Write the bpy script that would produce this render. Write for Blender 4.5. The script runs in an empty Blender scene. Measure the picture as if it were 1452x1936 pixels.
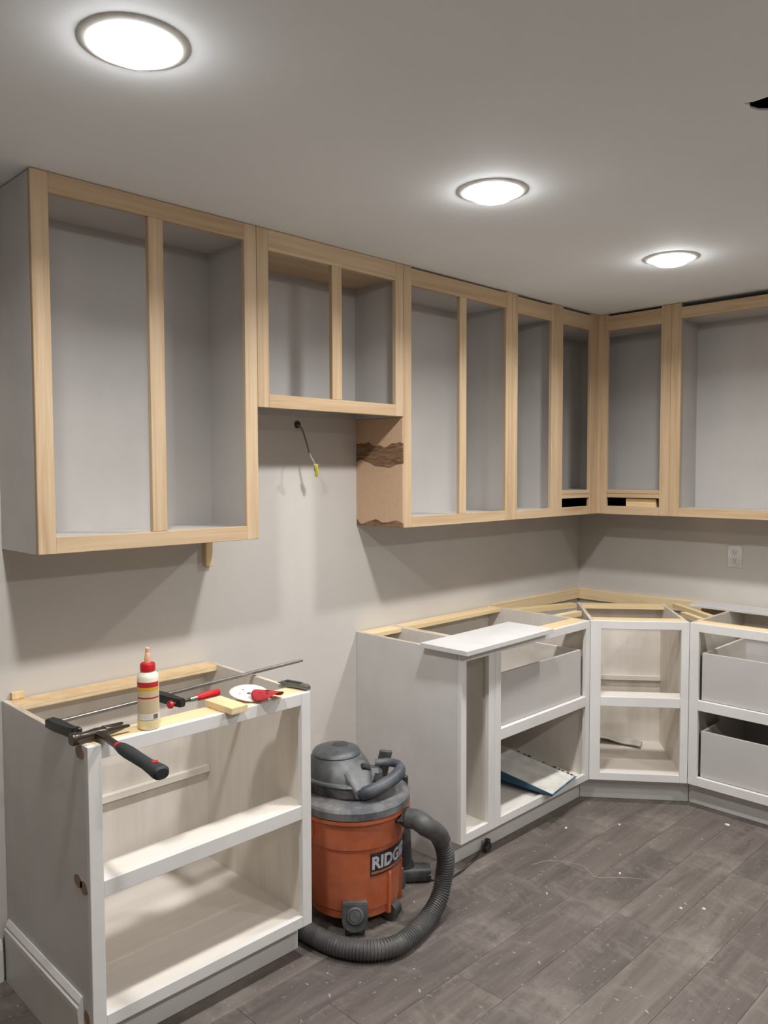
import bpy, bmesh, math, random
from mathutils import Vector, Matrix
random.seed(7)
D = bpy.data
C = bpy.context.scene.collection
SC = bpy.context.scene

# ------------------------------------------------------------------ camera
CAM = Vector((-4.193, -2.557, 1.580))
YAW, PITCH, ROLL, FPX = 0.7832, -0.0509, -0.0027, 1511.5
fw = Vector((math.sin(YAW)*math.cos(PITCH), math.cos(YAW)*math.cos(PITCH), math.sin(PITCH)))
rt = fw.cross(Vector((0, 0, 1))).normalized(); up = rt.cross(fw)
rt, up = rt*math.cos(ROLL)+up*math.sin(ROLL), -rt*math.sin(ROLL)+up*math.cos(ROLL)
cd = D.cameras.new('camera'); cam = D.objects.new('camera', cd); C.objects.link(cam)
cd.sensor_fit = 'VERTICAL'; cd.sensor_height = 36.0; cd.lens = FPX/1936*36.0; cd.clip_start = 0.02
m = Matrix((rt, up, -fw)).transposed().to_4x4(); m.translation = CAM
cam.matrix_world = m
SC.camera = cam

# ------------------------------------------------------------------ world, exposure
w = D.worlds.new('world'); SC.world = w; w.use_nodes = True
w.node_tree.nodes['Background'].inputs[0].default_value = (0.5, 0.5, 0.52, 1)
w.node_tree.nodes['Background'].inputs[1].default_value = 0.05
vs = SC.view_settings
vs.view_transform = 'Standard'; vs.look = 'None'; vs.gamma = 1.0; vs.use_curve_mapping = False
vs.exposure = 0.55
BULB = 38.0                                # glow of each bulb's glass
LAMP_W = 10.4                              # downward light of each bulb
BULB_COL = (0.985, 0.99, 1.0)
ZT = 2.42                                  # ceiling height
LIGHTS = [(-3.40, -1.07), (-2.235, -1.055), (-1.12, -1.085), (-2.235, -3.1), (-1.12, -3.1), (-3.40, -3.1)]  # the row at the far y is unseen, added behind the viewer for fill

# ------------------------------------------------------------------ materials
def lin(c):
    return tuple((v/12.92 if v <= 0.04045 else ((v+0.055)/1.055)**2.4) for v in [x/255 for x in c]) + (1,)
MATS = {}
class NT:
    def __init__(s, name):
        s.m = D.materials.new(name); s.m.use_nodes = True; s.t = s.m.node_tree
        s.b = s.t.nodes['Principled BSDF']; MATS[name] = s.m
    def n(s, typ, **kw):
        nd = s.t.nodes.new(typ)
        for k, v in kw.items(): setattr(nd, k, v)
        return nd
    def l(s, a, b): s.t.links.new(a, b)
    def coords(s, scale=(1, 1, 1), rnd=True):
        tc = s.n('ShaderNodeTexCoord'); mp = s.n('ShaderNodeMapping'); mp.inputs['Scale'].default_value = scale
        s.l(tc.outputs['Object'], mp.inputs['Vector'])
        if rnd:
            oi = s.n('ShaderNodeObjectInfo'); mu = s.n('ShaderNodeMath', operation='MULTIPLY'); mu.inputs[1].default_value = 37.0
            s.l(oi.outputs['Random'], mu.inputs[0]); cx = s.n('ShaderNodeCombineXYZ')
            for i in range(3): s.l(mu.outputs[0], cx.inputs[i])
            s.l(cx.outputs[0], mp.inputs['Location'])
        return mp.outputs[0]
    def noise(s, vec, scale, detail=4, rough=0.55, dist=0.0):
        n = s.n('ShaderNodeTexNoise'); n.inputs['Scale'].default_value = scale; n.inputs['Detail'].default_value = detail
        n.inputs['Roughness'].default_value = rough; n.inputs['Distortion'].default_value = dist
        s.l(vec, n.inputs['Vector']); return n.outputs['Fac']
    def ramp(s, fac, stops):
        r = s.n('ShaderNodeValToRGB'); e = r.color_ramp.elements
        while len(e) < len(stops): e.new(0.5)
        for el, (p, c) in zip(e, stops): el.position = p; el.color = lin(c) if max(c) > 1.001 else (*c, 1)
        s.l(fac, r.inputs[0]); return r.outputs[0]
    def mix(s, fac, a, b, mode='MIX'):
        mx = s.n('ShaderNodeMix', data_type='RGBA', blend_type=mode)
        if isinstance(fac, (int, float)): mx.inputs[0].default_value = fac
        else: s.l(fac, mx.inputs[0])
        for i, v in ((6, a), (7, b)):
            if isinstance(v, tuple): mx.inputs[i].default_value = v
            else: s.l(v, mx.inputs[i])
        return mx.outputs[2]
    def bump(s, h, st, dist=0.002):
        b = s.n('ShaderNodeBump'); b.inputs['Strength'].default_value = st; b.inputs['Distance'].default_value = dist
        s.l(h, b.inputs['Height']); s.l(b.outputs[0], s.b.inputs['Normal'])
    def col(s, c):
        if isinstance(c, tuple): s.b.inputs['Base Color'].default_value = c
        else: s.l(c, s.b.inputs['Base Color'])
    def set(s, rough=0.5, metal=0.0, spec=0.5):
        s.b.inputs['Roughness'].default_value = rough; s.b.inputs['Metallic'].default_value = metal
        s.b.inputs['Specular IOR Level'].default_value = spec
        return s.m

def paint(name, c, rough=0.6, var=8, scale=3.0, bump=0.06, bscale=220):
    t = NT(name); v = t.coords((1, 1, 1), False)
    a = tuple(max(0, x-var) for x in c); b = tuple(min(255, x+var*0.5) for x in c)
    t.col(t.ramp(t.noise(v, scale, 5), [(0.35, a), (0.65, b)]))
    if bump: t.bump(t.noise(v, bscale, 2), bump, 0.001)
    return t.set(rough, 0, 0.35)
def wood(name, axis, light, dark, grain=1.0, rough=0.55):
    t = NT(name); sc = [26, 26, 26]; sc[axis] = 1.3
    v = t.coords(tuple(sc)); v2 = t.coords(tuple(x*4 if i != axis else 2.0 for i, x in enumerate(sc)))
    f1 = t.noise(v, 1.0*grain, 6, 0.6, 0.8); f2 = t.noise(v2, 1.0, 3, 0.7)
    base = t.ramp(f1, [(0.30, dark), (0.52, light), (0.75, tuple(min(255, x+5) for x in light))])
    fine = t.ramp(f2, [(0.35, (0.86, 0.83, 0.80)), (0.6, (1, 1, 1))])
    oi = t.n('ShaderNodeObjectInfo')
    tone = t.ramp(oi.outputs['Random'], [(0.0, (0.90, 0.87, 0.83)), (1.0, (1.0, 1.0, 1.0))])
    t.col(t.mix(1.0, t.mix(0.7, base, fine, 'MULTIPLY'), tone, 'MULTIPLY'))
    t.bump(f2, 0.12, 0.001)
    return t.set(rough, 0, 0.3)
def plain(name, c, rough=0.5, metal=0.0, spec=0.5, dust=0.0, dustc=(170, 165, 158)):
    t = NT(name); v = t.coords((1, 1, 1))
    a = tuple(x*0.88 for x in c); base = t.ramp(t.noise(v, 14, 4), [(0.35, a), (0.65, c)])
    if dust:
        f = t.ramp(t.noise(v, 9, 6, 0.7), [(0.42, (0, 0, 0)), (0.72, (dust, dust, dust))])
        base = t.mix(f, base, lin(dustc))
    t.col(base); return t.set(rough, metal, spec)

paint('wall_paint', (203, 197, 189), 0.62, 5, 1.6, 0.10, 260)
paint('ceiling_paint', (243, 246, 247), 0.8, 4, 1.2, 0.08, 200)
paint('cabinet_white', (219, 216, 211), 0.38, 5, 6, 0.05, 120)
paint('side_grey_white', (206, 203, 199), 0.45, 6, 5, 0.04, 120)
paint('interior_grey', (188, 184, 179), 0.5, 5, 3, 0.03, 120)
for i, ax in enumerate('xyz'):
    wood('maple_'+ax, i, (201, 176, 144), (185, 156, 120))
    wood('pine_'+ax, i, (240, 216, 172), (226, 194, 142), 0.8)
    # whitewashed plywood inside the base cabinets
    t = NT('washed_'+ax); sc = [14, 14, 14]; sc[i] = 1.2
    f = t.noise(t.coords(tuple(sc)), 1.0, 5, 0.65, 0.5)
    t.col(t.ramp(f, [(0.3, (216, 207, 195)), (0.7, (229, 222, 212))])); t.set(0.5, 0, 0.35)
def plyedge():
    t = NT('plywood_edge'); v = t.coords((1, 1, 1), False)
    wv = t.n('ShaderNodeTexWave', bands_direction='Z'); wv.inputs['Scale'].default_value = 42; wv.inputs['Distortion'].default_value = 0.6
    t.l(v, wv.inputs['Vector'])
    vx = t.coords((6, 6, 40))
    base = t.ramp(wv.outputs['Fac'], [(0.2, (206, 174, 130)), (0.6, (238, 214, 174))])
    t.col(t.mix(0.35, base, t.ramp(t.noise(vx, 2, 4), [(0.4, (206, 172, 128)), (0.6, (240, 216, 176))])))
    t.set(0.6, 0, 0.3)
plyedge()
def endgrain(name, ax):
    t = NT(name); sc = [120, 120, 120]; sc[ax] = 8
    t.col(t.ramp(t.noise(t.coords(tuple(sc)), 1, 4), [(0.35, (176, 156, 136)), (0.65, (226, 212, 192))])); t.set(0.7)
endgrain('ply_side_edge', 1)
def stained_mdf():
    t = NT('stained_mdf'); tc = t.n('ShaderNodeTexCoord'); sp = t.n('ShaderNodeSeparateXYZ'); t.l(tc.outputs['Object'], sp.inputs[0])
    v = t.coords((1, 2.2, 1), False); v2 = t.coords((1, 7, 60), False)
    n = t.noise(v, 5, 1, 0.4)
    z = t.n('ShaderNodeMath', operation='MULTIPLY_ADD'); t.l(n, z.inputs[0]); z.inputs[1].default_value = 0.09; t.l(sp.outputs['Z'], z.inputs[2])
    def band(lo, hi):
        a = t.n('ShaderNodeMath', operation='GREATER_THAN'); a.inputs[1].default_value = lo; t.l(z.outputs[0], a.inputs[0])
        b = t.n('ShaderNodeMath', operation='LESS_THAN'); b.inputs[1].default_value = hi; t.l(z.outputs[0], b.inputs[0])
        m_ = t.n('ShaderNodeMath', operation='MULTIPLY'); t.l(a.outputs[0], m_.inputs[0]); t.l(b.outputs[0], m_.inputs[1]); return m_.outputs[0]
    s1 = band(0.305, 0.398); s2 = band(-0.1, 0.068)
    ad = t.n('ShaderNodeMath', operation='ADD', use_clamp=True); t.l(s1, ad.inputs[0]); t.l(s2, ad.inputs[1])
    base = t.ramp(t.noise(t.coords((1, 1, 1), False), 60, 3), [(0.35, (198, 166, 137)), (0.65, (204, 172, 142))])
    dark = t.ramp(t.noise(v2, 2.0, 5, 0.7, 1.2), [(0.36, (92, 70, 52)), (0.55, (140, 110, 84)), (0.72, (162, 130, 100))])
    t.col(t.mix(ad.outputs[0], base, dark)); t.set(0.7, 0, 0.2)
stained_mdf()
def floormat():
    t = NT('floor_plank'); v = t.coords((1.6, 15, 1)); v2 = t.coords((6, 90, 1)); v3 = t.coords((1, 1, 1), False)
    f1 = t.noise(v, 1.0, 6, 0.62, 0.7); f2 = t.noise(v2, 1.0, 4, 0.7)
    base = t.ramp(f1, [(0.25, (86, 78, 73)), (0.5, (107, 98, 92)), (0.78, (127, 118, 110))])
    base = t.mix(0.5, base, t.ramp(f2, [(0.3, (0.72, 0.72, 0.72)), (0.65, (1, 1, 1))]), 'MULTIPLY')
    oi = t.n('ShaderNodeObjectInfo')
    base = t.mix(1.0, base, t.ramp(oi.outputs['Random'], [(0, (0.80, 0.79, 0.80)), (1, (1.0, 0.99, 0.97))]), 'MULTIPLY')
    # sanding dust: blotches and specks
    d1 = t.ramp(t.noise(v3, 2.6, 9, 0.78, 0.5), [(0.48, (0, 0, 0)), (0.80, (0.5, 0.5, 0.5))])
    base = t.mix(d1, base, lin((176, 168, 156)))
    d2 = t.ramp(t.noise(v3, 55, 3, 0.6, 0.6), [(0.66, (0, 0, 0)), (0.74, (0.6, 0.6, 0.6))])
    base = t.mix(d2, base, lin((190, 184, 172)))
    t.col(base); t.bump(f2, 0.10, 0.001); t.set(0.5, 0, 0.4)
floormat()
plain('floor_gap', (52, 47, 43), 0.9)
plain('black_plastic', (34, 35, 37), 0.5, dust=0.25)
plain('tub_orange', (194, 100, 62), 0.42, dust=0.32, dustc=(186, 134, 108))
plain('lid_grey', (84, 86, 90), 0.55, dust=0.75, dustc=(150, 146, 140))
plain('head_grey', (72, 75, 76), 0.45, dust=0.5, dustc=(132, 130, 126))
plain('handle_blue_grey', (66, 70, 80), 0.5, dust=0.3)
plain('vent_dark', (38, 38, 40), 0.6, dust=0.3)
plain('hose_grey', (72, 71, 69), 0.5, dust=0.35, dustc=(120, 116, 110))
plain('label_black', (38, 38, 42), 0.4, dust=0.3)
plain('label_silver', (196, 192, 200), 0.4)
plain('steel', (182, 178, 172), 0.28, 0.9)
plain('dark_steel', (96, 88, 80), 0.34, 0.85)
plain('cast_black', (40, 44, 42), 0.42, 0.2)
plain('grip_black', (36, 42, 42), 0.62)
plain('red_plastic', (200, 30, 36), 0.35)
plain('red_sand', (176, 40, 46), 0.8)
plain('paper_white', (236, 232, 226), 0.7)
plain('bottle_plastic', (238, 228, 206), 0.4)
plain('bottle_glue', (236, 214, 160), 0.4)
plain('nozzle_peach', (232, 178, 146), 0.45)
plain('outlet_white', (228, 226, 222), 0.35)
plain('slot_dark', (60, 58, 56), 0.6)
plain('tray_blue', (26, 84, 116), 0.4)
plain('tray_paint', (228, 224, 214), 0.5, dust=0.2, dustc=(200, 192, 180))
plain('rag_grey', (196, 190, 178), 0.85)
plain('filler_brown', (158, 130, 112), 0.8)
plain('wire_grey', (150, 142, 130), 0.5)
plain('wire_nut_yellow', (222, 214, 96), 0.45)
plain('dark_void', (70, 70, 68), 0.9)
plain('trim_white', (226, 224, 218), 0.45)
plain('knife_grey', (120, 122, 118), 0.4, 0.5)
def bulb():
    t = NT('bulb_glow'); t.b.inputs['Emission Color'].default_value = (*BULB_COL, 1); t.b.inputs['Emission Strength'].default_value = BULB
    t.col((0.9, 0.9, 0.9, 1)); t.set(0.4)
bulb()
def gluelabel():
    t = NT('glue_label'); tc = t.n('ShaderNodeTexCoord'); sp = t.n('ShaderNodeSeparateXYZ'); t.l(tc.outputs['Object'], sp.inputs[0])
    mr = t.n('ShaderNodeMapRange'); mr.inputs[1].default_value = 0.028; mr.inputs[2].default_value = 0.132; t.l(sp.outputs['Z'], mr.inputs[0])
    R, Y, K, G, W = (186, 28, 40), (214, 168, 44), (58, 54, 50), (206, 186, 150), (226, 220, 206)
    r = t.n('ShaderNodeValToRGB'); r.color_ramp.interpolation = 'CONSTANT'; e = r.color_ramp.elements
    st = [(0, W), (0.17, G), (0.56, R), (0.60, G), (0.77, Y), (0.86, R)]
    while len(e) < len(st): e.new(0.5)
    for el, (p_, c) in zip(e, st): el.position = p_; el.color = lin(c)
    t.l(mr.outputs[0], r.inputs[0])
    # illegible lines of small print
    wv = t.n('ShaderNodeTexWave', bands_direction='Z'); wv.inputs['Scale'].default_value = 60; t.l(tc.outputs['Object'], wv.inputs['Vector'])
    f = t.ramp(wv.outputs['Fac'], [(0.72, (0, 0, 0)), (0.85, (0.3, 0.3, 0.3))])
    t.col(t.mix(f, r.outputs[0], lin((150, 128, 96)))); t.set(0.4)
gluelabel()

# ------------------------------------------------------------------ mesh helpers
def link(name, me, mat, parent=None, smooth=False):
    o = D.objects.new(name, me); C.objects.link(o)
    if mat: me.materials.append(MATS[mat])
    if parent: o.parent = parent
    if smooth:
        for p_ in me.polygons: p_.use_smooth = True
    return o
def bm_obj(name, bm, mat, parent=None, smooth=False, angle=None):
    bmesh.ops.recalc_face_normals(bm, faces=bm.faces)
    if angle is not None:
        for e in bm.edges:
            e.smooth = not (len(e.link_faces) == 2 and e.calc_face_angle(0) > angle)
    me = D.meshes.new(name); bm.to_mesh(me); bm.free()
    return link(name, me, mat, parent, smooth)
def add_box(bm, lo, hi, bev=0.0):
    lo, hi = Vector(lo), Vector(hi)
    r = bmesh.ops.create_cube(bm, size=1.0)
    vs_ = r['verts']
    for v in vs_: v.co = Vector(((lo[i]+hi[i])/2 + v.co[i]*(hi[i]-lo[i])) for i in range(3))
    if bev:
        es = list({e for v in vs_ for e in v.link_edges})
        bmesh.ops.bevel(bm, geom=es, offset=bev, segments=1, affect='EDGES')
def box(name, lo, hi, mat, parent=None, bev=0.0012):
    bm = bmesh.new(); add_box(bm, lo, hi, bev); return bm_obj(name, bm, mat, parent)
def prism(name, pts, axis, a, b, mat, parent=None, bev=0.0, smooth=False):
    """polygon pts in the two other axes extruded along axis from a to b"""
    bm = bmesh.new()
    def mk(p_, t_):
        c = [0, 0, 0]; o_ = [i for i in range(3) if i != axis]; c[o_[0]], c[o_[1]], c[axis] = p_[0], p_[1], t_; return bm.verts.new(c)
    A = [mk(p_, a) for p_ in pts]; B = [mk(p_, b) for p_ in pts]; n = len(pts)
    bm.faces.new(A); bm.faces.new(B[::-1])
    for i in range(n): bm.faces.new((A[i], A[(i+1) % n], B[(i+1) % n], B[i]))
    if bev: bmesh.ops.bevel(bm, geom=list(bm.edges), offset=bev, segments=1, affect='EDGES')
    return bm_obj(name, bm, mat, parent, smooth)
def add_lathe(bm, prof, n=48, center=(0, 0, 0), a0=0, a1=2*math.pi):
    full = abs(a1-a0-2*math.pi) < 1e-6; k = n if full else n+1
    rings = []
    for r, z in prof:
        if r < 1e-6: rings.append([bm.verts.new((center[0], center[1], center[2]+z))])
        else: rings.append([bm.verts.new((center[0]+r*math.sin(a0+(a1-a0)*i/n), center[1]-r*math.cos(a0+(a1-a0)*i/n), center[2]+z)) for i in range(k)])
    for A, B in zip(rings, rings[1:]):
        for i in range(n):
            j = (i+1) % k
            if len(A) == 1 and len(B) == 1: continue
            if len(A) == 1: bm.faces.new((A[0], B[j], B[i]))
            elif len(B) == 1: bm.faces.new((A[i], A[j], B[0]))
            else: bm.faces.new((A[i], A[j], B[j], B[i]))
def lathe(name, prof, mat, parent=None, n=48, center=(0, 0, 0), angle=0.6, **k):
    bm = bmesh.new(); add_lathe(bm, prof, n, center, **k); return bm_obj(name, bm, mat, parent, True, angle)
def frame_at(t):
    t = t.normalized(); a = Vector((0, 0, 1)) if abs(t.z) < 0.9 else Vector((1, 0, 0))
    u = t.cross(a).normalized(); return u, u.cross(t).normalized()
def add_loft(bm, secs, n=14, cap=True, power=2.0):
    """secs: list of (center, u_vec, v_vec) - ellipse (superellipse) sections"""
    rings = []
    for c, u, v in secs:
        ring = []
        for i in range(n):
            a = 2*math.pi*i/n; ca, sa = math.cos(a), math.sin(a)
            x = math.copysign(abs(ca)**(2/power), ca); y = math.copysign(abs(sa)**(2/power), sa)
            ring.append(bm.verts.new(Vector(c)+Vector(u)*x+Vector(v)*y))
        rings.append(ring)
    for A, B in zip(rings, rings[1:]):
        for i in range(n): bm.faces.new((A[i], A[(i+1) % n], B[(i+1) % n], B[i]))
    if cap: bm.faces.new(rings[0][::-1]); bm.faces.new(rings[-1])
def loft(name, secs, mat, parent=None, n=14, power=2.0, angle=0.7):
    bm = bmesh.new(); add_loft(bm, secs, n, True, power); return bm_obj(name, bm, mat, parent, True, angle)
def catmull(pts, per=8):
    P = [Vector(p_) for p_ in pts]; P = [2*P[0]-P[1]]+P+[2*P[-1]-P[-2]]; out = []
    for i in range(1, len(P)-2):
        for k in range(per):
            t = k/per
            out.append(0.5*((2*P[i])+(P[i+1]-P[i-1])*t+(2*P[i-1]-5*P[i]+4*P[i+1]-P[i+2])*t*t+(3*P[i]-P[i-1]-3*P[i+1]+P[i+2])*t**3))
    out.append(P[-2]); return out
def add_tube(bm, path, rad, n=10):
    secs = []; u = None
    for i, c in enumerate(path):
        t = (path[min(i+1, len(path)-1)]-path[max(i-1, 0)]).normalized()
        if u is None: u, v = frame_at(t)
        else:
            u = (u-t*u.dot(t)).normalized(); v = t.cross(u)
        r = rad(i) if callable(rad) else rad
        secs.append((c, u*r, v*r))
    add_loft(bm, secs, n)
def tube(name, path, rad, mat, parent=None, n=10):
    bm = bmesh.new(); add_tube(bm, [Vector(p_) for p_ in path], rad, n); return bm_obj(name, bm, mat, parent, True, 0.9)
def empty(name, loc, rz=0.0):
    o = D.objects.new(name, None); C.objects.link(o); o.location = loc; o.rotation_euler = (0, 0, rz); o.empty_display_size = 0.1
    return o
def tag(o, label, cat, group=None):
    o['label'] = label; o['category'] = cat
    if group: o['group'] = group
    return o
def struct(o): o['kind'] = 'structure'; return o

# ------------------------------------------------------------------ room
X0, Y0 = -5.9, -4.7                        # room: x in [X0,0], y in [Y0,0]
struct(box('wall_back', (X0-0.12, 0, 0), (0.12, 0.12, ZT+0.12), 'wall_paint', bev=0))
struct(box('wall_right', (0, Y0, 0), (0.12, 0, ZT+0.12), 'wall_paint', bev=0))
struct(box('wall_left', (X0-0.12, Y0, 0), (X0, 0, ZT+0.12), 'wall_paint', bev=0))
struct(box('wall_front', (X0-0.12, Y0-0.12, 0), (0.12, Y0, ZT+0.12), 'wall_paint', bev=0))
fl = struct(box('floor', (X0-0.12, Y0-0.12, -0.10), (0.12, 0.12, -0.006), 'floor_gap', bev=0))
PW, PL = 0.178, 1.22
row = 0; y = -0.098+PW
plank_cache = {}
while y > Y0:
    ya, yb = max(y-PW, Y0), min(y, 0.0)
    x = X0-random.random()*PL
    while x < 0:
        xa, xb = max(x, X0), min(x+PL, 0.0)
        if xb-xa > 0.01 and yb-ya > 0.01:
            key = (round(xb-xa, 4), round(yb-ya, 4))
            if key in plank_cache: me = plank_cache[key]
            else:
                bm = bmesh.new(); add_box(bm, (0, 0, -0.006), (xb-xa-0.0008, yb-ya-0.0008, 0), 0.0008)
                bmesh.ops.recalc_face_normals(bm, faces=bm.faces)
                me = D.meshes.new('plank'); bm.to_mesh(me); bm.free(); me.materials.append(MATS['floor_plank']); plank_cache[key] = me
            o = D.objects.new('plank', me); C.objects.link(o); o.location = (xa, ya, 0); o.parent = fl
        x += PL
    y -= PW; row += 1
# ceiling with real holes for the recessed lamps and the ragged cut-out
ceil = struct(box('ceiling', (X0-0.12, Y0-0.12, ZT), (0.12, 0.12, ZT+0.005), 'ceiling_paint', bev=0))
bm = bmesh.new()
for lx, ly in LIGHTS: add_lathe(bm, [(0, -0.05), (0.084, -0.05), (0.084, 0.05), (0, 0.05)], 40, (lx, ly, ZT))
hole = [(-2.284, -1.809), (-2.262, -1.816), (-2.248, -1.811), (-2.222, -1.820), (-2.198, -1.842), (-2.19, -2.02), (-2.272, -2.03), (-2.276, -1.86), (-2.274, -1.83)]
A = [bm.verts.new((px, py, ZT-0.05)) for px, py in hole]; B = [bm.verts.new((px, py, ZT+0.05)) for px, py in hole]
bm.faces.new(A); bm.faces.new(B[::-1])
for i in range(len(hole)): bm.faces.new((A[i], A[(i+1) % len(hole)], B[(i+1) % len(hole)], B[i]))
cut = bm_obj('cutter', bm, None)
md = ceil.modifiers.new('cut', 'BOOLEAN'); md.object = cut; md.operation = 'DIFFERENCE'; md.solver = 'EXACT'
dg = bpy.context.evaluated_depsgraph_get()
nm = D.meshes.new_from_object(ceil.evaluated_get(dg)); ceil.modifiers.clear(); ceil.data = nm
D.objects.remove(cut)
if not nm.materials: nm.materials.append(MATS['ceiling_paint'])
ho = box('ceiling_cavity', (-2.36, -2.10, ZT+0.0055), (-2.12, -1.74, ZT+0.11), 'dark_void', ceil, bev=0)
bm = bmesh.new(); bm.from_mesh(ho.data)
bmesh.ops.delete(bm, geom=[f for f in bm.faces if f.normal.z < -0.5], context='FACES'); bm.to_mesh(ho.data); bm.free()
ho['label'] = 'dark ragged hole cut in the ceiling drywall'

# baseboard on the back wall left of the cabinets
struct(prism('baseboard_back', [(-0.0005, 0), (-0.016, 0), (-0.016, 0.10), (-0.012, 0.115), (-0.006, 0.128), (-0.0005, 0.13)], 0, X0, -3.335, 'cabinet_white'))

# ------------------------------------------------------------------ recessed lamps
LL = ['largest glowing recessed ceiling lamp, above the tall cabinet at the left', 'glowing recessed ceiling lamp above the shop vacuum, middle of the three in view',
      'smallest glowing recessed ceiling lamp, nearest the wall corner', 'middle recessed ceiling lamp of the unseen row added behind the viewer for fill',
      'unseen recessed ceiling lamp added for fill behind the viewer nearest the right wall', 'leftmost recessed ceiling lamp of the unseen row added behind the viewer for fill']
def lamp(i, lx, ly):
    e = empty('recessed_light', (lx, ly, ZT))
    lathe('trim_ring', [(0.078, 0.0), (0.080, -0.004), (0.094, -0.006), (0.107, -0.001), (0.107, 0.0)], 'trim_white', e, 48)
    lathe('housing', [(0.082, -0.001), (0.080, 0.03), (0.066, 0.085), (0, 0.09)], 'trim_white', e, 40)
    lathe('bulb', [(0.028, 0.07), (0.050, 0.03), (0.066, 0.004), (0.071, -0.006), (0.068, -0.015), (0.055, -0.024), (0.032, -0.030), (0, -0.032)], 'bulb_glow', e, 40)
    ld = D.lights.new('bulb_light', 'AREA'); ld.shape = 'DISK'; ld.size = 0.12; ld.spread = math.radians(152); ld.energy = LAMP_W; ld.color = BULB_COL
    lo_ = D.objects.new('bulb_light', ld); C.objects.link(lo_); lo_.parent = e; lo_.location = (0, 0, -0.034)
    tag(e, LL[i], 'ceiling lamp', 'recessed ceiling lamps')
for i, (lx, ly) in enumerate(LIGHTS): lamp(i, lx, ly)

# ------------------------------------------------------------------ upper cabinets (local frame: x right, wall at y=0, front at -y)
ZU, DU, FT = 1.346, 0.282, 0.019
def upper(name, label, loc, rz, W, z0, stiles, toprail=0.068, botrail=0.046, ztop=None, inner='interior_grey', left_side='interior_grey', top_mat='interior_grey', gap=0.0, group='face-framed upper cabinets'):
    """stiles: list of (xa,xb) from the left edge; z relative to z0"""
    e = empty(name, (loc[0], loc[1], z0), rz); H = ZT-z0-0.0015
    rt_ = H-gap                                   # top of rails
    yf, yb = -DU, -DU+FT; g = 0.0006
    for xa, xb in stiles:
        full = (xa <= 0.001 or xb >= W-0.001)
        box('stile' if full else 'center_stile', (max(xa, g), yf, 0 if full else botrail), (min(xb, W-g), yb, H if full else rt_-toprail), 'maple_z', e, 0.0015)
    xi0, xi1 = stiles[0][1], stiles[-1][0]
    box('top_rail', (xi0, yf+0.0004, rt_-toprail), (xi1, yb, rt_), 'maple_x', e, 0.0012)
    box('bottom_rail', (xi0, yf+0.0004, 0), (xi1, yb, botrail), 'maple_x', e, 0.0012)
    s0 = 0.012
    box('side_panel', (g, yb, 0.0), (0.016, -0.001, H-0.004), left_side, e, 0.0006)
    box('side_panel', (W-0.016, yb, 0.0), (W-g, -0.001, H-0.004), inner, e, 0.0006)
    box('back_panel', (0.016, -0.007, 0.0), (W-0.016, -0.001, H-0.004), inner, e, 0)
    box('bottom_panel', (0.016, yb, botrail-0.022), (W-0.016, -0.007, botrail-0.004), inner, e, 0)
    box('top_panel', (0.016, yb, rt_-toprail+0.012), (W-0.016, -0.007, rt_-toprail+0.028), top_mat, e, 0)
    return tag(e, label, 'cabinet', group)
XA0, XA1, XC0 = -3.301, -2.541, -1.812
upper('upper_cabinet', 'large two-door upper cabinet frame of pale wood at the far left', (XA0, 0), 0, XA1-XA0, ZU,
      [(0, 0.051), (0.355, 0.406), (0.709, 0.760)], 0.056, 0.047, left_side='side_grey_white')
upper('hood_cabinet', 'short open upper cabinet above the stove gap, over the dangling wire', (XA1, 0), 0, XC0-XA1, 1.8033,
      [(0, 0.050), (0.343, 0.392), (0.682, 0.729)], 0.072, 0.047, top_mat='maple_x')
XJ1, XJ2 = -1.070, -0.684
c1 = upper('upper_cabinet', 'two-door upper cabinet with dark-stained brown side panel right of the stove gap', (XC0, 0), 0, XJ1-XC0, ZU,
      [(0, 0.047), (0.357, 0.404), (0.695, XJ1-XC0)], 0.070, 0.045, gap=0.006)
# raw brown outer skin of that cabinet, seen below the short cabinet
box('side_skin', (-0.0045, -DU+0.002, 0.0), (0.0004, -0.001, 0.4555), 'stained_mdf', c1, 0.0005)['label'] = 'raw brown side skin with a dark grain stain'
upper('upper_cabinet', 'narrow single-door upper cabinet beside the inside corner', (XJ1, 0), 0, XJ2-XJ1, ZU,
      [(0, 0.047), (0.337, XJ2-XJ1)], 0.078, 0.044, gap=0.010)
YJ = -0.690
upper('upper_cabinet', 'wide upper cabinet on the right wall above the outlet, cut by the picture edge', (0, YJ), -math.pi/2, 1.16, ZU,
      [(0, 0.052), (0.555, 0.605), (1.108, 1.16)], 0.056, 0.044, gap=0.022)
# blind corner cabinet, L-shaped
e = empty('corner_upper_cabinet', (0, 0, ZU)); H = ZT-ZU-0.0015; G = 0.012
tag(e, 'L-shaped corner upper cabinet with raised floor and dark slots beneath', 'cabinet', 'face-framed upper cabinets')
d, f_ = DU, DU-FT
box('stile', (XJ2+0.0006, -d, 0), (XJ2+0.053, -f_, H), 'maple_z', e, 0.0015)
box('stile', (-0.362, -d, 0), (-d-0.0004, -f_, H), 'maple_z', e, 0.0015)
box('stile', (-d, -0.336, 0), (-f_, -f_, H), 'maple_z', e, 0.0015)
box('stile', (-d, YJ+0.0006, 0), (-f_, -0.637, H), 'maple_z', e, 0.0015)
for z0, z1, nm_ in ((0, 0.044, 'bottom_rail'), (0.090, 0.111, 'middle_rail'), (0.1125, 0.132, 'shelf_edge'), (H-G-0.078, H-G, 'top_rail')):
    box(nm_, (XJ2+0.053, -d+0.0004, z0), (-0.362, -f_, z1), 'maple_x', e, 0.001)
    box(nm_, (-d+0.0004, -0.637, z0), (-f_, -0.336, z1), 'maple_y', e, 0.001)
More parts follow.
